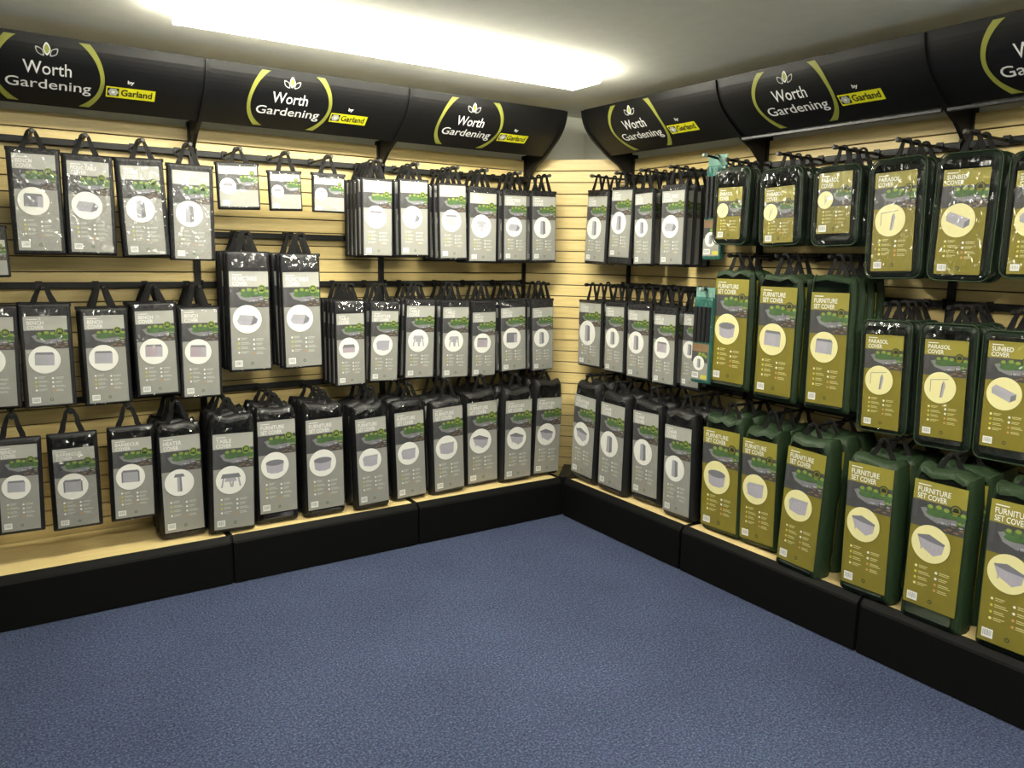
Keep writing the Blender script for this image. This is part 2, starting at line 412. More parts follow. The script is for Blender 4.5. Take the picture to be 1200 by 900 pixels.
# sign brackets at every joint
for w in 'LR':
    for i, a in enumerate(POST[w]):
        e = empty('sign_bracket', wloc(w, a, 0, 2.05), RZ[w])
        out = [(lambda p: (p[1], p[2]))(surf(0, ARC*k/14, .009)) for k in range(15)]
        out += [(-.130, 2.150), (-.075, 2.105), (-.040, 2.066), (-.024, 2.056)]
        inn = [(-.024, 2.235), (-.19, 2.245), (-.27, 2.290), (-.33, 2.335), (-.375, 2.40), (-.39, 2.443)]
        P = [(y, z-2.05) for y, z in out+inn]
        m = MB(); m.prism([(-.0085, y, z) for y, z in P], [(.0085, y, z) for y, z in P], BLACK_MET); m.build('arm_plate', e)
        m = MB(); m.tube([(-.004, -.0595, .038), (-.004, -.066, .036)], .006, GREY_TIP, 8); m.build('screw', e)
        tag(e, f'black curved sign bracket on the {POSTN[i]}, {BAYW[w]}', 'bracket', 'sign brackets')

# ceiling lights: long boxes with glowing diffusers, the second one added out of view to brighten the lower rows
def ceiling_light(loc, label, glow):
    e = empty('ceiling_light', loc)
    m = MB(); m.box((-.93, -.085, .052), (.93, .085, .0625), HOUSING); m.build('housing', e)
    m = MB(); m.cbox((-.925, -.114, 0), (.925, .114, .053), .008, glow); m.build('diffuser', e)
    for s in (-1, 1):
        m = MB(); m.cbox((s*.9375-.0120, -.116, -.001), (s*.9375+.0120, .116, .0625), .008, glow); m.build('end_cap', e)
    tag(e, label, 'ceiling light', 'ceiling box lamps')
ceiling_light((-1.755, -1.004, 2.437), 'long glowing white box lamp fixed to the ceiling in front of the signs', LAMP)
ceiling_light((-2.3, -3.7, 2.437), 'unseen long white box lamp added on the ceiling above the middle of the room', FILL_LAMP)
# ------------------------------------------------------------------ cover packs
# id wall rail | printed card corners in the photograph TL TR BR BL | pack top, pack bottom (photo rows)
DATA = '''1 L 1 12.5,180 64,181 72.5,295 22.5,292 173 298.5
2 L 1 77.5,189 127,190 132.5,296 84.5,295 181 299
3 L 1 140,194 186,195 194.5,297.5 151,299 185 301
4 L 1 201,200 245,201 247.5,303 206,304 192.5 305
5 L 1 254.5,195 301,194.5 303,243 259,241 190.5 245.5
6 L 1 316,204.5 351,204 353,244.5 319,244.5 200 247
7 L 1 368,209 402.5,209 403,247.5 369,247 203 249
8 L 1 426,212 458,212 459.5,299 426,299 209 301
9 L 1 469,213 500.5,213 501,299 470.5,298 210 301
10 L 1 514,217 546,218 545.5,302 517.5,302 215 305
11 L 1 550.5,226 582,227 580,306 550.5,305.5 219 308
12 L 1 591,229.5 617,229.5 615.5,305 591,304 222.5 308
13 L 1 624,230 651,231 650,305.5 624,304 224 308
14 L x 267.5,318 314,318 317,431 272.5,433.5 295 435
15 L x 331,319 373,319 377,427.5 335.5,430 297.5 431
16 L 2 -42,371 15.5,372 20.5,476 -34,478 358 479
17 L 2 26,371 78,370 85,472.5 35,476 356 477
18 L 2 97,370 145,369 151,470 106,472 361 474
19 L 2 157.5,365.5 202.5,363 209,459 165,462.5 355 463.5
20 L 2 211,364 255,361 257,462.5 217.5,464.5 360 466
21 L 2 394,367.5 426,367.5 427.5,449 396,451 352 452.5
22 L 2 435.5,365 467.5,364 464,445 434.5,446 353 447.5
23 L 2 477,359 509,358 507,441 475,442.5 351 444
24 L 2 519.5,360 549,360 547.5,440.5 518,442 352 442.5
25 L 2 554,366 580.5,366 579.5,439 553,440.5 352.5 441
26 L 2 587,361 615,360 615.5,432.5 588,434 350.5 435
27 L 2 624,361 647.5,360 647.5,432 624,433 350.5 434
28 L 3 -4,524 43,519 48,617.5 2.5,625 514 626
29 L 3 60.5,527.5 110.5,522.5 116,612.5 69,619 507.5 620
30 L 3 130.5,516 177,511 181,601 136,609 500 609.5
31 L 3 186,514 234,507 239,616 194.5,627 495 630
32 L 3 249,510 296,505.5 298,615.5 251,621 485 624
33 L 3 302,495 344.5,490 349,596 304.5,603 477 612.5
34 L 3 357.5,492.5 401,489 403,592 362,598 472 604
35 L 3 416,492.5 451,487 456,585 421,593 472.5 596
36 L 3 462.5,484.5 494,480.5 500.5,577.5 465.5,584 467.5 585
37 L 3 507,479 541,475 544,569.5 510,576 467 578
38 L 3 547,471 582,470.5 582,562.5 549,565 457.5 568
39 L 3 593,469.5 623,468 621,557.5 591,561 455 564
40 L 3 629,467.5 659,464.5 653,551 626,555 445 557
41 R 1 690.5,230.5 712.5,230 707,306 684.5,306 222.5 309.5
42 R 1 719,223 743,222.5 735,302.5 713,300 219 310
43 R 1 745,227.5 765,226 762.5,309.4 743,308.5 222 311
44 R 1 777.5,224.5 802.5,222.5 799.4,309.8 773,309 216 312
46 R 1 844,220 870,219 867.5,280 838,280 197 286
47 R 1 897,220 931,217.5 930,285 894,284 197 287
48 R 1 962,202 999,201 996,274.5 956,272.5 194 287.5
49 R 1 1025,201 1074,201 1069.5,319.5 1022.5,316 185 326
50 R 1 1107.5,199 1162.5,196 1147.5,324 1094,319 177.5 329
51 R 1 1194,200 1251,196 1236,325 1179,318 175 326
52 R 2 679,355.5 705,355 702,429 678,425.5 352 430
53 R 2 711,359.5 731,359.5 730,437 708,432.5 354 437
54 R 2 736,362.5 762,364.5 758,444.5 735.5,439 356 445
55 R 2 767.5,367.5 792,369.5 789,452 764.5,446 360 452
56 R 2 801,367.5 826,370 822,457 797.5,450 367 458
58 R 2 839,328 879.5,326 870,452.5 834,442.5 315 456
59 R 2 892.5,337.5 935,335 926,467 884,457.5 321 470
60 R 2 954,342 994,344 989,478 942,470 322 482
61 R 2 1015.5,392 1060,393 1052.5,505.5 1009,498 376 507
62 R 2 1085,397 1136,400 1127.5,517.5 1077,509.5 380 526
63 R 2 1160,399.5 1217,402 1204,532 1147,520 389 542
64 R 3 676,463 697.5,466 694.5,562.5 668,549 447.5 564
65 R 3 705,473 733,475 728,573 701,567.5 460 578
66 R 3 743,480 772,486 769.5,585 740.5,575 470 590
67 R 3 781,497.5 810,502.5 808,606 776,597 480 608
68 R 3 826,500 866.5,508 863,624.5 820.5,614 488 626
69 R 3 870,512 910,520 907,641 868,629.5 502 643
70 R 3 925,524 970,532.5 952.5,669.5 910,652.5 512 672
71 R 3 996,540 1048,551 1037,697.5 985,680 535 701
72 R 3 1074,560 1135,575 1120,721 1057,706 550 735
73 R 3 1165,584 1232,600 1215,775 1143,745 575 770
74 L t -40,281 5,281 10,323 -35,322 264 325'''
HANG = {'t': 1.765, **{k: v for k, v in ZR.items()}}
NREAR = {8: 4, 9: 2, 10: 3, 11: 2, 12: 2, 13: 2, 14: 3, 15: 3, 16: 1, 17: 1, 18: 2, 19: 3, 20: 3, 21: 3, 22: 2, 23: 3, 24: 3, 25: 2, 26: 3, 27: 2,
         31: 2, 32: 2, 33: 2, 34: 2, 35: 2, 36: 2, 37: 2, 38: 2, 39: 2, 40: 2, 41: 2, 42: 3, 43: 3, 44: 3, 46: 2, 47: 2, 48: 2, 49: 2, 50: 1, 51: 1,
         52: 2, 53: 3, 54: 3, 55: 3, 56: 3, 58: 2, 59: 2, 60: 3, 61: 3, 62: 3, 63: 2, 64: 2, 65: 2, 66: 2, 67: 2, 68: 2, 69: 2, 70: 2, 71: 2, 72: 2, 73: 2}
ART = {1: 'dark_box', 2: 'wedge', 3: 'tall', 4: 'tall', 5: 'table', 6: 'table', 7: 'box', 8: 'box', 9: 'wedge', 10: 'box', 11: 'legs', 12: 'wedge', 13: 'tall', 14: 'wedge', 15: 'wedge',
       16: 'box', 17: 'box', 18: 'box', 19: 'mauve_box', 20: 'mauve_box', 21: 'table', 22: 'set', 23: 'legs', 24: 'legs', 25: 'mauve_box', 26: 'dark_box', 27: 'tall', 28: 'box', 29: 'barbecue', 30: 'barbecue',
       31: 'heater', 32: 'legs_wide', 33: 'round', 34: 'round', 35: 'set', 36: 'set', 37: 'set', 38: 'bigset', 39: 'bigset', 40: 'bigset', 41: 'tall', 42: 'tall', 43: 'tall', 44: 'wedge',
       46: 'parasol', 47: 'parasol', 48: 'parasol', 49: 'canopy', 50: 'sunbed', 51: 'sunbed', 52: 'tall', 53: 'tall', 54: 'tall', 55: 'mauve_box', 56: 'tall', 58: 'round', 59: 'lilac_box', 60: 'lilac_box',
       61: 'canopy', 62: 'canopy', 63: 'sunbed', 64: 'bigset', 65: 'tall', 66: 'tall', 67: 'tall', 68: 'roundset', 69: 'set', 70: 'set', 71: 'bigset', 72: 'bigset', 73: 'bigset', 74: 'box'}
TITLE = {'barbecue': ('BARBECUE', 'COVER'), 'heater': ('HEATER', 'COVER'), 'parasol': ('PARASOL', 'COVER'), 'canopy': ('PARASOL', 'COVER'), 'sunbed': ('SUNBED', 'COVER'), 'set': ('FURNITURE', 'SET COVER'),
         'bigset': ('FURNITURE', 'SET COVER'), 'roundset': ('FURNITURE', 'SET COVER'), 'round': ('FURNITURE', 'SET COVER'), 'table': ('TABLE', 'COVER'), 'legs': ('TABLE', 'COVER'), 'legs_wide': ('TABLE', 'COVER'),
         'wedge': ('PICNIC TABLE', 'COVER'), 'tall': ('CHAIR', 'COVER'), 'box': ('BENCH', 'COVER'), 'dark_box': ('BENCH', 'COVER'), 'mauve_box': ('BENCH', 'COVER'), 'lilac_box': ('FURNITURE', 'SET COVER')}
ARTWORD = {'barbecue': 'barbecue', 'heater': 'patio heater', 'parasol': 'slanted parasol', 'canopy': 'parasol', 'sunbed': 'sunbed', 'set': 'table set', 'bigset': 'large table set', 'roundset': 'round table set', 'round': 'round table set',
           'table': 'small table', 'legs': 'splayed-leg table', 'legs_wide': 'legged table', 'wedge': 'sloping cover', 'tall': 'tall narrow cover', 'box': 'box cover', 'dark_box': 'dark box cover', 'mauve_box': 'mauve box cover', 'lilac_box': 'lilac box cover'}
ORD = 'zeroth first second third fourth fifth sixth seventh eighth ninth tenth eleventh twelfth thirteenth fourteenth'.split()

def art(m, kind, cx, cz, r, y):
    q = lambda pts, mat, k=0: m.poly([(cx+a*r, cz+b*r) for a, b in pts], y-.0002*k, mat)
    if kind in ('box', 'dark_box', 'mauve_box', 'lilac_box', 'barbecue'):
        f = {'box': P_ART, 'dark_box': P_ARTD, 'mauve_box': P_ARTM, 'lilac_box': P_LILAC, 'barbecue': P_ART}[kind]
        q([(-.62, -.38), (.58, -.44), (.62, .34), (-.6, .40)], f); q([(-.6, .40), (.62, .34), (.52, .52), (-.5, .55)], P_ARTD, 1)
        if kind == 'barbecue':
            for a in (-.62, .52): q([(a, -.4), (a+.1, -.4), (a+.1, .4), (a, .4)], P_ARTD, 1)
        else: q([(.22, -.42), (.58, -.44), (.62, .34), (.25, .36)], P_LILAC if kind != 'lilac_box' else P_ART, 1)
    elif kind == 'wedge':
        q([(-.72, -.12), (-.50, .32), (.45, .26), (.30, -.18)], P_ART); q([(-.72, -.12), (.30, -.18), (.22, -.46), (-.55, -.38)], P_LILAC); q([(.30, -.18), (.45, .26), (.74, -.02), (.62, -.30), (.22, -.46)], P_ARTD, 1)
    elif kind == 'tall':
        q([(-.30, -.62), (.05, -.68), (.02, .66), (-.26, .60)], P_ART); q([(.05, -.68), (.34, -.56), (.30, .55), (.02, .66)], P_ARTD)
    elif kind == 'heater':
        q([(-.16, -.66), (.17, -.66), (.15, .46), (-.14, .46)], P_ART); q([(-.36, .42), (.38, .42), (.28, .66), (-.26, .66)], P_ARTD, 1); q([(.02, -.66), (.17, -.66), (.15, .46), (.04, .46)], P_ARTD, 1)
    elif kind == 'table':
        q([(-.66, .05), (.62, .05), (.5, .36), (-.5, .36)], P_ARTD); q([(-.6, -.42), (.56, -.42), (.6, .05), (-.64, .05)], P_ARTM)
    elif kind in ('legs', 'legs_wide'):
        w = .68 if kind == 'legs_wide' else .55
        q([(-w, .16), (w, .16), (w*.8, .46), (-w*.8, .46)], P_ARTD if kind == 'legs_wide' else P_ART)
        for a, b_ in ((-w*.8, -w*1.0), (w*.66, w*.86), (-w*.2, -w*.05), (w*.2, w*.05)): q([(a, .16), (a+.12, .16), (b_+.12, -.5), (b_, -.5)], P_ART)
        q([(-w*.6, -.1), (w*.6, -.1), (w*.5, .16), (-w*.5, .16)], P_LILAC, -.3)
    elif kind in ('set', 'bigset', 'round', 'roundset'):
        top = P_ARTD if kind != 'set' else P_ART
        if kind in ('round', 'roundset'):
            m.ell(cx, cz+.22*r, .66*r, .22*r, y-.0004, top)
            q([(-.66, .22), (.66, .22), (.56, -.46), (.2, -.58), (-.3, -.56), (-.58, -.42)], P_LILAC)
        elif kind == 'set':
            q([(-.68, .18), (.62, .26), (.72, .42), (-.5, .40)], top, 1); q([(-.68, .20), (.68, .34), (.60, -.46), (.1, -.56), (-.58, -.42)], P_LILAC)
        else:
            q([(-.72, .36), (-.1, .50), (.74, .18), (.68, .06), (-.05, .12), (-.66, .26)], top, 1); q([(-.70, .30), (-.05, .14), (.70, .08), (.62, -.36), (.2, -.60), (-.5, -.22)], P_LILAC)
        for k in range(5):
            a = -.5+k*.23; q([(a, -.36+.02*k), (a+.07, -.38), (a+.06, .08), (a+.01, .08)], P_ART, .5)
    elif kind == 'parasol':
        q([(-.25, -.62), (-.12, -.62), (.42, .42), (.30, .46)], P_ART); q([(-.06, .58), (-.02, .58), (-.02, -.2), (-.06, -.2)], P_ARTD)
    elif kind == 'canopy':
        q([(-.62, .48), (-.58, .48), (-.58, -.3), (-.62, -.3)], P_STONE); q([(-.62, .48), (.5, .6), (.5, .56), (-.6, .44)], P_STONE)
        q([(.02, -.62), (.20, -.60), (.34, .18), (.22, .50), (.10, .2)], P_LILAC); q([(.02, -.62), (.1, -.62), (.22, .4), (.14, .3)], P_STONE, 1)
    elif kind == 'sunbed':
        q([(-.72, .30), (-.50, .52), (.70, .06), (.40, -.08)], P_LILAC); q([(-.72, .30), (.40, -.08), (.36, -.48), (-.70, -.02)], P_ART); q([(.40, -.08), (.70, .06), (.68, -.28), (.36, -.48)], P_ARTD)

def card_mesh(kind, tone, W, H, style):
    m = MB(); P = PAL[tone]; y = -.0012
    X = lambda u: (u-.5)*W
    rect = lambda u0_, v0, u1, v1, k, mat: m.poly([(X(u0_), v0*H), (X(u1), v0*H), (X(u1), v1*H), (X(u0_), v1*H)], y-.00025*k, mat)
    blob = lambda u, v, a, c, k, mat, n=14: m.ell(X(u), v*H, a*W, c*W, y-.00025*k, mat, n)
    # card stock
    m.box((-W/2, y, 0), (W/2, .0006, H), P['base'])
    sm = style == 'small'
    vt, vb = (.80, .42) if sm else ((.735, .44) if style == 'short' else (.845, .635))     # photo strip between these heights
    rect(0, vt, 1, 1, 1, P['title'])
    ph = vt-vb
    rect(0, vb, 1, vt, 1, P_DARK)
    V = lambda t: vb+ph*t
    u_off = .35 if sm or style == 'short' else 0
    sc = 1-u_off
    U = lambda t: u_off+sc*t
    # garden picture: path, lawns, round bushes, seats and planting
    G = lambda pts, k, mat: m.poly([(X(U(q)), V(t_)*H) for q, t_ in pts], y-.00025*k, mat)
    G([(.16, .70), (.26, .42), (.50, .26), (.78, .30), (1, .44), (1, .62), (.72, .52), (.46, .50), (.30, .78)], 2, P_STONE)
    G([(.03, .30), (.10, .30), (.12, 1.0), (.02, 1.0)], 2, P_INK); G([(.60, .02), (1, .02), (1, .34), (.86, .40), (.66, .26)], 2, P_DARK)
    for u, v, a, c in ((.44, .60, .17, .040), (.70, .66, .15, .040), (.92, .58, .09, .035)): blob(U(u), V(v), a*sc, c*sc*1.6, 4, P_GREEN)
    for u, v, a in ((.34, .80, .062), (.50, .84, .070), (.64, .80, .066), (.80, .74, .074), (.95, .76, .060), (.90, .44, .045)): blob(U(u), V(v)-.03*ph, a*1.15*sc, a*.95*sc, 5, P_GREEN); blob(U(u)+.008, V(v)+.03*ph, a*.80*sc, a*.58*sc, 6, P_LIME)
    for u, v, a, c in ((.74, .16, .055, .020), (.86, .10, .060, .020), (.95, .22, .045, .020), (.66, .10, .035, .016), (.80, .28, .040, .014)): blob(U(u), V(v), a*sc, c*sc, 4, P_BROWN, 7)
    for u, v, a, c in ((.60, .34, .085, .018), (.80, .40, .080, .018), (.93, .32, .050, .014)): blob(U(u), V(v), a*sc, c*sc, 5, P_LILAC, 9)
    for u, v in ((.54, .22), (.63, .20), (.73, .30), (.88, .28)): G([(u, v), (u+.025, v), (u+.02, v+.16), (u+.005, v+.16)], 5, P_INK)
    # roundel over the picture's top edge
    eu, ev = (.82, vt-.02) if not sm else (.86, .83)
    er = .105 if style != 'small' else .07
    e1, e2 = (P_EMB, PAL['olive']['base']) if tone == 'olive' else (P_LIME, P_EMB)
    blob(eu, ev, er, er, 6, e1, 20); blob(eu, ev, er*.78, er*.78, 7, e2, 20); blob(eu, ev+.12*er*W/H, er*.5, er*.42, 8, e1, 12); rect(eu-er*.6, ev-er*.28*W/H, eu+er*.6, ev-er*.05*W/H, 8, e1)
    # title in two lines
    a, b_ = TITLE[kind]
    th = (1-vt)
    tx = .08
    put_text(m, a, X(tx), (vt+th*.40)*H, W*min(.62, .075*len(a)), th*H*.27, y-.0006, P_WHITE, .012)
    put_text(m, b_, X(tx), (vt+th*.07)*H, W*min(.56, .075*len(b_)), th*H*.27, y-.0006, P_WHITE, .012)
    rect(tx, vt+th*.76, tx+.24, vt+th*.81, 2, P_WHITE)
    # picture of the product in a pale disc
    if sm: cu, cv, r = .22, .50, .205
    elif style == 'short': cu, cv, r = .235, .555, .235
    else: cu, cv, r = .425, .515, .37
    m.ell(X(cu), cv*H, r*W, r*W, y-.0022, P['circ'], 36)
    art(m, kind, X(cu), cv*H, r*W, y-.0026)
    # two columns of small icons with lines of print
    if not sm:
        top = .315 if style != 'short' else .36
        dv = .047 if style != 'short' else .058
        for c, (u, cols) in enumerate(((.19, (P['circ'], P_YEL, P_YEL, P['circ'])), (.58, (P_WHITE, P_WHITE, P_ORANGE if tone == 'olive' else P_WHITE, P_ORANGE)))):
            for k in range(4):
                v = top-dv*k-c*.012
                blob(u, v, .027, .027, 2, cols[k], 10)
                pm = P_FADE if tone == 'grey' else P_CREAM
                rect(u+.055, v+.004, u+.22+.03*((k+c) % 2), v+.011, 2, pm); rect(u+.055, v-.009, u+.19+.05*((k*2+c) % 3), v-.003, 2, pm)
    # barcode label and small roundel
    bw, bh = (.20, .065) if not sm else (.17, .12)
    if style == 'short': bw, bh = .23, .11
    bu, bv = .07, .03
    rect(bu, bv, bu+bw, bv+bh, 3, P_WHITE)
    for k, wd in enumerate((.6, .3, .8, .3, .5, .9, .3, .6, .4, .7)):
        u = bu+bw*(.12+.078*k); rect(u, bv+bh*.22, u+bw*.05*wd, bv+bh*.85, 4, P_INK)
    if not sm:
        blob(.52, bv+bh*.45, .042, .042, 3, P_EMB if tone == 'olive' else P_GREEN, 14); blob(.52, bv+bh*.45, .024, .024, 4, PAL[tone]['base'], 12)
    return m.mesh('printed_card')

def outline(w, h, r, n=6):
    pts = []
    for cx, cz, a0 in ((w/2-r, r, -90), (w/2-r, h-r, 0), (-w/2+r, h-r, 90), (-w/2+r, r, 180)):
        for k in range(n+1):
            a = math.radians(a0+90*k/n); pts.append((cx+r*math.cos(a), cz+r*math.sin(a)))
    out = []
    for i, p in enumerate(pts):                 # extra points on the long edges so that the cloth can bulge
        q = pts[(i+1) % len(pts)]; out.append(p); d = math.dist(p, q); s = max(1, int(d/.05))
        for k in range(1, s): out.append((p[0]+(q[0]-p[0])*k/s, p[1]+(q[1]-p[1])*k/s))
    return out
def bag_mesh(w, h, t, r, soft, mat, seed, gather=0):
    m = MB(); O = outline(w, h, r); n = len(O); rings = []
    bv = min(t*.42, .016+.02*min(1, soft*100))
    for ins, y in ((bv*1.0, .0), (bv*.35, bv*.22), (0, bv), (-soft*.6, t*.5), (0, t-bv), (bv*.35, t-bv*.22), (bv, t)):
        ring = []
        for x, z in O:
            dx = (w/2-ins)/(w/2); zz = h/2+(z-h/2)*(h/2-ins)/(h/2)
            nz = mnoise.noise(Vector((x*14+seed*3.1, z*11, y*9+seed)))*soft
            px = x*dx
            if z < .02: nz *= .2
            top = max(0, (z-h*.82)/(h*.18))
            if gather and y > 0: px *= 1-gather*top*.10
            ring.append((px*(1+nz*2), y+(0 if y == 0 else nz), zz+(nz*1.2 if z > .02 else 0)-(gather*.018*top*(.5+.5*math.sin(x*170+seed)) if gather else 0)))
        rings.append(ring)
    vs = [v for g in rings for v in g]; fs = []
    for i in range(len(rings)-1):
        for k in range(n): fs.append((i*n+k, i*n+(k+1) % n, (i+1)*n+(k+1) % n, (i+1)*n+k))
    fs += [tuple(range(n)), tuple(range((len(rings)-1)*n, len(rings)*n))[::-1]]
    m.add(vs, fs, mat)
    return m
def xlim(w, h, r, z):
    if z < r: return w/2-r+math.sqrt(max(0, r*r-(r-z)**2))
    if z > h-r: return w/2-r+math.sqrt(max(0, r*r-(z-h+r)**2))
    return w/2
def window_mesh(w, h, r, cw, ch, cz, crinkle, seed, whole=False, cap=.022):
    """clear film around and above the card; above it the film stands off the bag and falls back in creases to the top seam"""
    ins = .007; W, H, R = w-2*ins, h-2*ins, max(.003, r-ins)
    m = MB()
    zt = cz-ins+ch                                   # card's top edge, film frame
    zlap = max(cz, zt-.010)
    hz = max(.004, H-zt)
    zs = [0, R*.4, R, max(0, cz-ins)]
    n = 14 if not whole else max(10, int(H/.0125))
    z0 = max(0, cz-ins) if whole else max(0, cz-ins)+.002
    zs += [z0+(zlap-z0)*k/n for k in range(1, n+1)]
    k = max(3, int(hz/.011))
    zs += [zlap+(H-zlap)*i/k for i in range(1, k+1)]
    zs = sorted(set(max(0, min(H, z)) for z in zs))
    nx_ = max(8, int(cw/.0105))
    xs = [-1, -.93, -.86]+[-.80+1.60*i/nx_ for i in range(nx_+1)]+[.86, .93, 1]
    bulge = min(cap, hz*.5)
    rnd = random.Random(int(seed*100))
    def Y(x, z):
        e = max(0, min(1, (H-z)/.006, (W/2-abs(x))/.008))
        rr = rnd.uniform(-1, 1)
        fold = .7*rr+.8*mnoise.noise(Vector((x*46+z*26+seed, z*17-x*9, seed*1.7)))
        y = -.0045-rr*.0013*crinkle
        if whole: y -= (mnoise.noise(Vector((x*38+z*30, z*34-x*16, seed)))*.5+.5)*.0095+(rr*.5+.5)*.0048
        if z > zlap:
            t = (z-zlap)/max(.001, H-zlap)
            prof = (t/.22 if t < .22 else (1-t)/.78)
            y -= prof*bulge+min(1, 3*(1-t))*fold*.0032*crinkle
        return -.0008+(y+.0008)*e
    grid = []
    c2 = cw/2
    for z in zs:
        xl = xlim(W, H, R, z); c3 = min(c2, xl*.97)
        row = []
        for q in xs:
            a_ = abs(q)
            x = q/.80*c3 if a_ <= .801 else math.copysign(c3+(xl-c3)*(a_-.80)/.20, q)
            row.append((x, Y(x, z), z+ins))
        grid.append(row)
    nx = len(xs); vs = [v for g in grid for v in g]; fs = []
    for i in range(len(zs)-1):
        zm = (zs[i]+zs[i+1])/2
        for j in range(nx-1):
            inside = (cz-ins) < zm < zlap and 3 <= j <= nx-5
            if whole or not inside:
                q = (i*nx+j, i*nx+j+1, (i+1)*nx+j+1, (i+1)*nx+j)
                fs += [(q[0], q[1], q[2]), (q[0], q[2], q[3])] if (i+j) % 2 else [(q[0], q[1], q[3]), (q[1], q[2], q[3])]
    m.add(vs, fs, FILM)
    return m.mesh('clear_window', False)
def handle_mesh(w, h, t, zh, hx, spread, mat, seed, loose=0):
    """webbing loop from the bag's top, up and over the prong at (hx, zh)"""
    rnd = random.Random(seed); y = t*.5
    P = []
    z0 = h-.035; top = zh+.013
    for k in range(6): s = k/5; P.append((hx-.016-(spread-.016)*(1-s)**1.15+rnd.uniform(-1, 1)*.003*loose, y, z0+(top-.016-z0)*s))
    for k in range(1, 6):
        a = math.pi*(1-k/6); P.append((hx+.016*math.cos(a), y, top-.016+.016*math.sin(a)))
    for k in range(6): s = 1-k/5; P.append((hx+.016+(spread-.016)*(1-s)**1.15+rnd.uniform(-1, 1)*.003*loose, y, z0+(top-.016-z0)*s))
    wd = [.024, .024, .023, .021, .018, .015, .012, .011, .010, .011, .012, .015, .018, .021, .023, .024, .024][:len(P)]
    m = MB(); m.ribbon(P, wd, .003, mat)
    return m.mesh('handle')

def kind_of(i, w, r):
    if i in (5, 6, 7, 74): return 'small'
    if i in (46, 47, 48): return 'short'
    return 'full'
packs = []
for ln in DATA.splitlines():
    t = ln.split(); packs.append((int(t[0]), t[1], t[2], [tuple(map(float, a.split(','))) for a in t[3:7]], float(t[7]), float(t[8])))
packs += [(45, 'R', '1', None, 0, 0), (57, 'R', '2', None, 0, 0)]

def measure(w, c, pt, pb, d):
    P = [unproj(w, x, y, d) for x, y in c]
    u = [q[0] for q in P]; z = [q[1] for q in P]
    W = ((u[1]-u[0])+(u[2]-u[3]))/2; H = ((z[0]+z[1])-(z[2]+z[3]))/2
    roll = ((u[2]+u[3])-(u[0]+u[1]))/2/H
    cx = (c[2][0]+c[3][0])/2
    return sum(u)/4, sum(z)/4, W, H, roll, unproj(w, (c[0][0]+c[1][0])/2, pt, d)[1], unproj(w, cx, pb, d)[1]

INFO = {}
for i, w, r, c, pt, pb in packs:
    if c is None:
        d, tone = .315, 'teal'
        W = .128
        if i == 45: d = .215; pl, top, bot = 825, 183, 304.5
        else: d = .34; pl, top, bot = 811, 336, 447.5
        u = unproj(w, pl, (top+bot)/2, d)[0]+W/2; zt = unproj(w, pl, top, d)[1]; zb = unproj(w, pl, bot, d)[1]; H = zt-zb
        INFO[i] = dict(w=w, r=r, d=d, u=u, zt=zt, zb=zb, W=W, H=H, roll=0, tone=tone, t=.03); continue
    tone = 'olive' if i in (46, 47, 48, 49, 50, 51, 58, 59, 60, 61, 62, 63, 68, 69, 70, 71, 72, 73) else 'grey'
    if r == '3':
        lim = .467 if w == 'R' else .43
        lo, hi = .33, lim
        if i in (28, 29, 30): d = .34
        else:
            for _ in range(30):
                d = (lo+hi)/2
                if measure(w, c, pt, pb, d)[6] < .237: lo = d
                else: hi = d
        t = .085 if w == 'L' else (.09 if tone == 'grey' else .115)
        if i in (28, 29, 30): t = .05
    else:
        d = {56: .26}.get(i, .315 if tone == 'olive' else .30)
        t = (.036 if i in (1, 2, 3, 4) else .024) if tone == 'grey' else (.058 if r == '1' else .050)
    u, z, W, H, roll, zt, zb = measure(w, c, pt, pb, d)
    roll = max(-.035, min(.035, roll))
    if i == 56: W, roll, u = .125, 0, unproj(w, 800, 410, d)[0]+.0625
    INFO[i] = dict(w=w, r=r, d=d, u=u, z=z, W=W, H=H, roll=roll, zt=zt, zb=zb, tone=tone, t=t)

# order along each rail, counted from the corner
RAILNAME = {('L', '1'): 'left wall top row', ('L', 'x'): 'left wall short rail', ('L', '2'): 'left wall middle row', ('L', '3'): 'left wall bottom row', ('L', 't'): 'left wall edge',
            ('R', '1'): 'right wall top row', ('R', 'g'): 'right wall short rail', ('R', '2'): 'right wall middle row', ('R', '3'): 'right wall bottom row'}
ROWKEY = lambda f: (f['w'], 'g' if f.get('short') else f['r'])
for i in (58, 59, 60): INFO[i]['short'] = True
for key in set(ROWKEY(f) for f in INFO.values()):
    ids = sorted((i for i in INFO if ROWKEY(INFO[i]) == key), key=lambda i: (-INFO[i]['u'] if key[0] == 'L' else INFO[i]['u']))
    for k, i in enumerate(ids): INFO[i]['ord'] = ORD[k+1] if len(ids) > 1 else ''

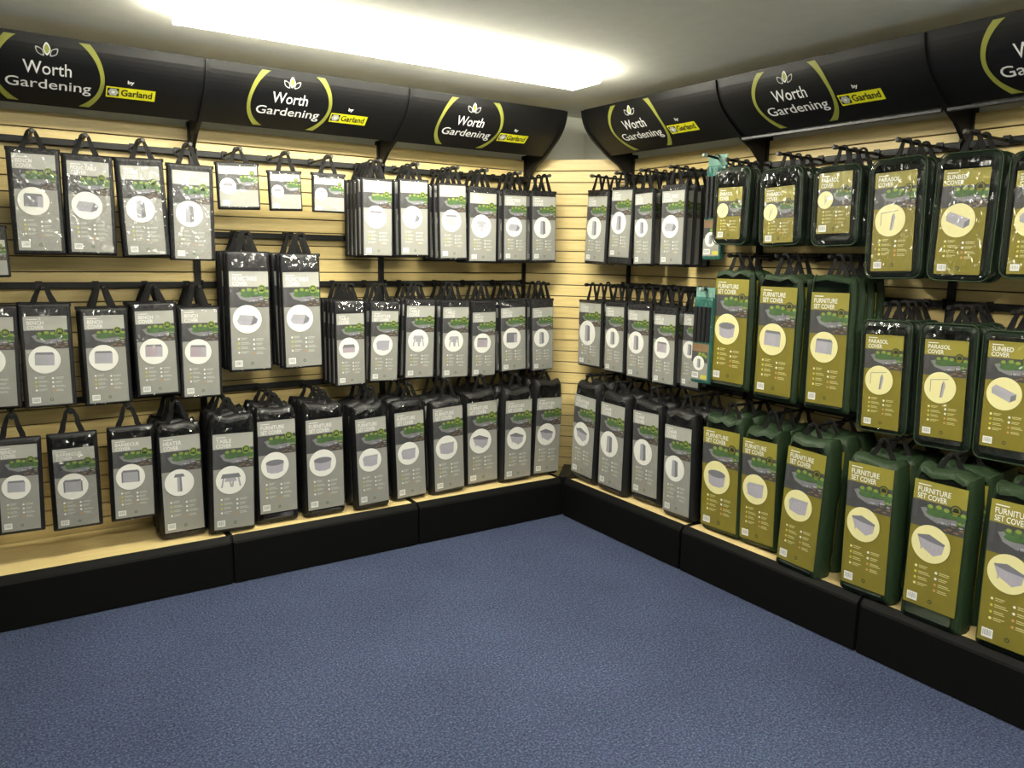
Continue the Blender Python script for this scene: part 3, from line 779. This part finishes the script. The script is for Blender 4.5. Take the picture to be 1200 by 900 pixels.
HALF = {}
def margin(i, want):
    """side margin that keeps a bag clear of its neighbours on the rail"""
    f = INFO[i]; best = want
    for j, g in INFO.items():
        if j != i and ROWKEY(g) == ROWKEY(f) or (j != i and g['w'] == f['w'] and abs(g.get('z', 0)-f.get('z', 9)) < .15 and g['tone'] != 'teal'):
            if g['tone'] == 'teal': continue
            best = min(best, abs(g['u']-f['u'])-(f['W']+g['W'])/2-.004)
    return max(.008, best)
def copy_pack(root, loc, rot):
    r = root.copy(); col.objects.link(r); r.location = loc; r.rotation_euler = rot
    for ch in list(root.children):
        c = ch.copy(); col.objects.link(c); c.parent = r
    return r
for i, f in sorted(INFO.items()):
    w, r, d, t = f['w'], f['r'], f['d'], f['t']; rn = RAILNAME[ROWKEY(f)]; key = 'g' if f.get('short') else r
    zr = HANG[key]; rnd = random.Random(i)
    pos = f"{f['ord']} from the corner, {rn}" if f['ord'] else rn
    th = -f['roll']
    if f['tone'] == 'teal':
        W, H = f['W'], f['H']; zb = f['zb']; ou = f['u']
        e = empty('cover_pack', wloc(w, ou, d, zb), RZ[w])
        m = bag_mesh(W, H*.90, t, .006, .002, TEAL, i); m.build('bag', e)
        m = MB(); m.box((-W/2+.002, t*.5-.0015, H*.885), (W/2-.002, t*.5+.0015, H), TEAL_PALE); m.build('header_tab', e)
        m = MB(); cw = W*.84; X = lambda a: (a-.5)*cw
        m.box((X(0), -.0032, .02), (X(1), .001, .205), PAL['grey']['base'])
        m.poly([(X(0), .165), (X(1), .165), (X(1), .205), (X(0), .205)], -.0036, P_BROWN)
        m.poly([(X(0), .11), (X(1), .11), (X(1), .165), (X(0), .165)], -.0036, P_DARK)
        for a, b_, q in ((.5, .15, .016), (.72, .148, .018), (.88, .14, .014)): m.ell(X(a), b_, q, q*.8, -.0039, P_GREEN, 12); m.ell(X(a), b_+.003, q*.6, q*.5, -.0041, P_LIME, 12)
        m.ell(X(.46), .105, .038, .038, -.0044, PAL['grey']['circ'], 28); art(m, 'tall', X(.46), .105, .036, -.0048)
        m.poly([(X(.06), .028), (X(.46), .028), (X(.46), .056), (X(.06), .056)], -.0036, P_WHITE)
        for k in range(8): a = .10+.042*k; m.poly([(X(a), .034), (X(a+.018), .034), (X(a+.018), .052), (X(a), .052)], -.0039, P_INK)
        m.poly([(X(.60), .026), (X(.98), .026), (X(.98), .046), (X(.60), .046)], -.0036, P_YEL)
        m.build('printed_card', e)
        m = MB()
        for k in range(4): m.tube([(-W*.33+k*W*.22, .001, .215), (-W*.33+k*W*.22, .0005, H*.80)], .0125, BLACK_FAB, 8)
        m.build('folded_fabric', e)
        zloc = zr-zb
        m = MB(); m.tube([(-.02, t*.5-.004, H-.018), (-.012, t*.5-.012, H-.004), (0, t*.5-.004, zloc+.010 if zloc+.010 > H else H+.006), (.012, t*.5-.010, H-.006), (.018, t*.5-.004, H-.018)], .0022, STRAP, 6)
        m.build('cord_loop', e)
        tag(e, f'tall teal pack with a small grey card, {pos}', 'cover pack', 'packs on the '+rn)
        f['hu'] = ou; f['zh'] = zb+H-.012
    else:
        W, H = f['W'], f['H']; fat = r == '3'; olive = f['tone'] == 'olive'
        hc = f['z']-f['zb']                                  # card centre above the bag's bottom
        h = max(f['zt']-f['zb'], hc+H/2+.01)
        cz = max(.006, hc-H/2)
        if h < cz+H+.008: h = cz+H+.008
        if olive and r == '1': bw, rad, soft, mat = W+.062, .036, .0025, GREEN_DRK
        elif olive and r == '2' and not f.get('short'): bw, rad, soft, mat = W+.05, .028, .0025, GREEN_DRK
        elif olive: bw, rad, soft, mat = W+.034, .014, .006, GREEN_FAB
        elif fat and i not in (28, 29, 30): bw, rad, soft, mat = W+.026, .016, .006, BLACK_FAT
        else: bw, rad, soft, mat = W+(.042 if i in (1, 2, 3, 4) else .034 if i in (16, 17, 18, 19, 20, 28, 29, 30) else .019), .007, .0018, BLACK_FAB
        bw = W+margin(i, bw-W); rad = min(rad, (bw-W)/2+.012)
        ox = f['u']-hc*math.sin(th)
        e = empty('cover_pack', wloc(w, ox, d, f['zb']), RZ[w], th)
        gather = 1 if (olive and (r == '3' or f.get('short'))) or (fat and not olive and i > 30) else 0
        bag = bag_mesh(bw, h, t, rad, soft, mat, i, gather)
        if not fat and not olive:                            # flat header strip along the top edge
            bag.box((-bw/2-.004, t*.25, h-.013), (bw/2+.004, t*.75, h+.001), STRAP)
        bag.build('bag', e, True if (fat or olive) else False)
        if olive and not gather:
            m = MB(); O = outline(bw+.001, h+.001, rad+.0005); m.tube([(x, .010, z-.0005) for x, z in O]+[(O[0][0], .010, O[0][1])], .0030, GREEN_FAB, 6, False); m.build('piping', e, True)
        c = link('printed_card', card_mesh(ART[i], f['tone'], W, H, kind_of(i, w, r)), e); c.location = (0, -.0012, cz)
        if not gather or not olive: link('clear_window', window_mesh(bw, h, rad, W, H, cz, 1.0, i*1.37, i in (1, 2, 3, 4, 29), .011 if fat or (olive and i in NREAR) else .022), e)
        # prong height in the pack's frame
        zh = (zr-f['zb']); hx = -math.tan(th)*zh*0+ -math.sin(th)*zh
        f['hu'] = ox; f['zh'] = zr
        sp = min(bw*.30, .055) if not fat else min(bw*.27, .058)
        link('handle', handle_mesh(bw, h, t, zh, hx, sp, STRAP, i, 1 if fat else .4), e)
        cn = 'olive-card green' if olive else 'grey-card black'
        tag(e, f"{cn} pack with {ARTWORD[ART[i]]} picture, {pos}", 'cover pack', 'packs on the '+rn)
        n = NREAR.get(i, 0)
        step = t+.014 if t > .04 else .062
        if n: step = min(step, (d-.055-t)/n)
        for k in range(1, n+1):
            j = rnd.uniform(-.006, .006)*(1 if not fat else 1.5)
            q = copy_pack(e, wloc(w, ox, d-step*k, f['zb']+rnd.uniform(-.004, .004)*(0 if fat else 1)), (0, th+rnd.uniform(-.012, .012), RZ[w]))
            where = ['directly', 'second', 'third', 'fourth'][k-1]
            bc = 'green' if olive else 'black'
            q['label'] = f"{bc} bag {'directly' if k == 1 else where+' back'} behind the pack {pos}"

# prongs, one per stack
for i, f in sorted(INFO.items()):
    w, r, d = f['w'], f['r'], f['d']; rn = RAILNAME[ROWKEY(f)]; key = 'g' if f.get('short') else r
    zh = f['zh']; zr = HANG[key]
    tip = max(d+.035, .338) if r != '3' else max(d-f['t']*.3, .338)
    if f['tone'] == 'teal': tip = .36 if d > .3 else .30
    e = empty('display_prong', wloc(w, f['hu'], 0, zr), RZ[w])
    dz = zh-zr
    m = MB(); m.tube([(0, -.045, dz*0), (0, -.20, dz*.9-.001), (0, -tip, dz+.003)], .0065, BLACK_MET, 10); m.build('arm', e, False)
    m = MB(); m.cbox((-.014, -.048, -.020), (.014, -.0425, .020), .002, BLACK_MET)
    if key == 't': m.box((-.014, -.0425, -.01), (.014, .004, .01), BLACK_MET)
    m.build('clip', e)
    m = MB(); m.tube([(0, -tip+.012, dz+.003), (0, -tip-.004, dz+.003), (0, -tip-.012, dz+.003)], [.0098, .0105, .007], CLEAR_TIP if f['tone'] == 'teal' else GREY_TIP if (r == '1') else BLACK_MET, 12); m.build('end_cap', e)
    pos = f"{f['ord']} pack from the corner, {rn}" if f['ord'] else f'pack at the {rn}'
    tag(e, f'black prong holding the {pos}', 'display hook', 'prongs on the '+rn)

# ------------------------------------------------------------------ light and view
wd = bpy.data.worlds.new('world'); bpy.context.scene.world = wd; wd.use_nodes = True
wd.node_tree.nodes['Background'].inputs[0].default_value = (1, .97, .88, 1); wd.node_tree.nodes['Background'].inputs[1].default_value = .05
sc = bpy.context.scene
sc.view_settings.view_transform = 'Standard'; sc.view_settings.look = 'None'; sc.view_settings.gamma = 1; sc.view_settings.exposure = 0.0
sc.view_settings.use_curve_mapping = False
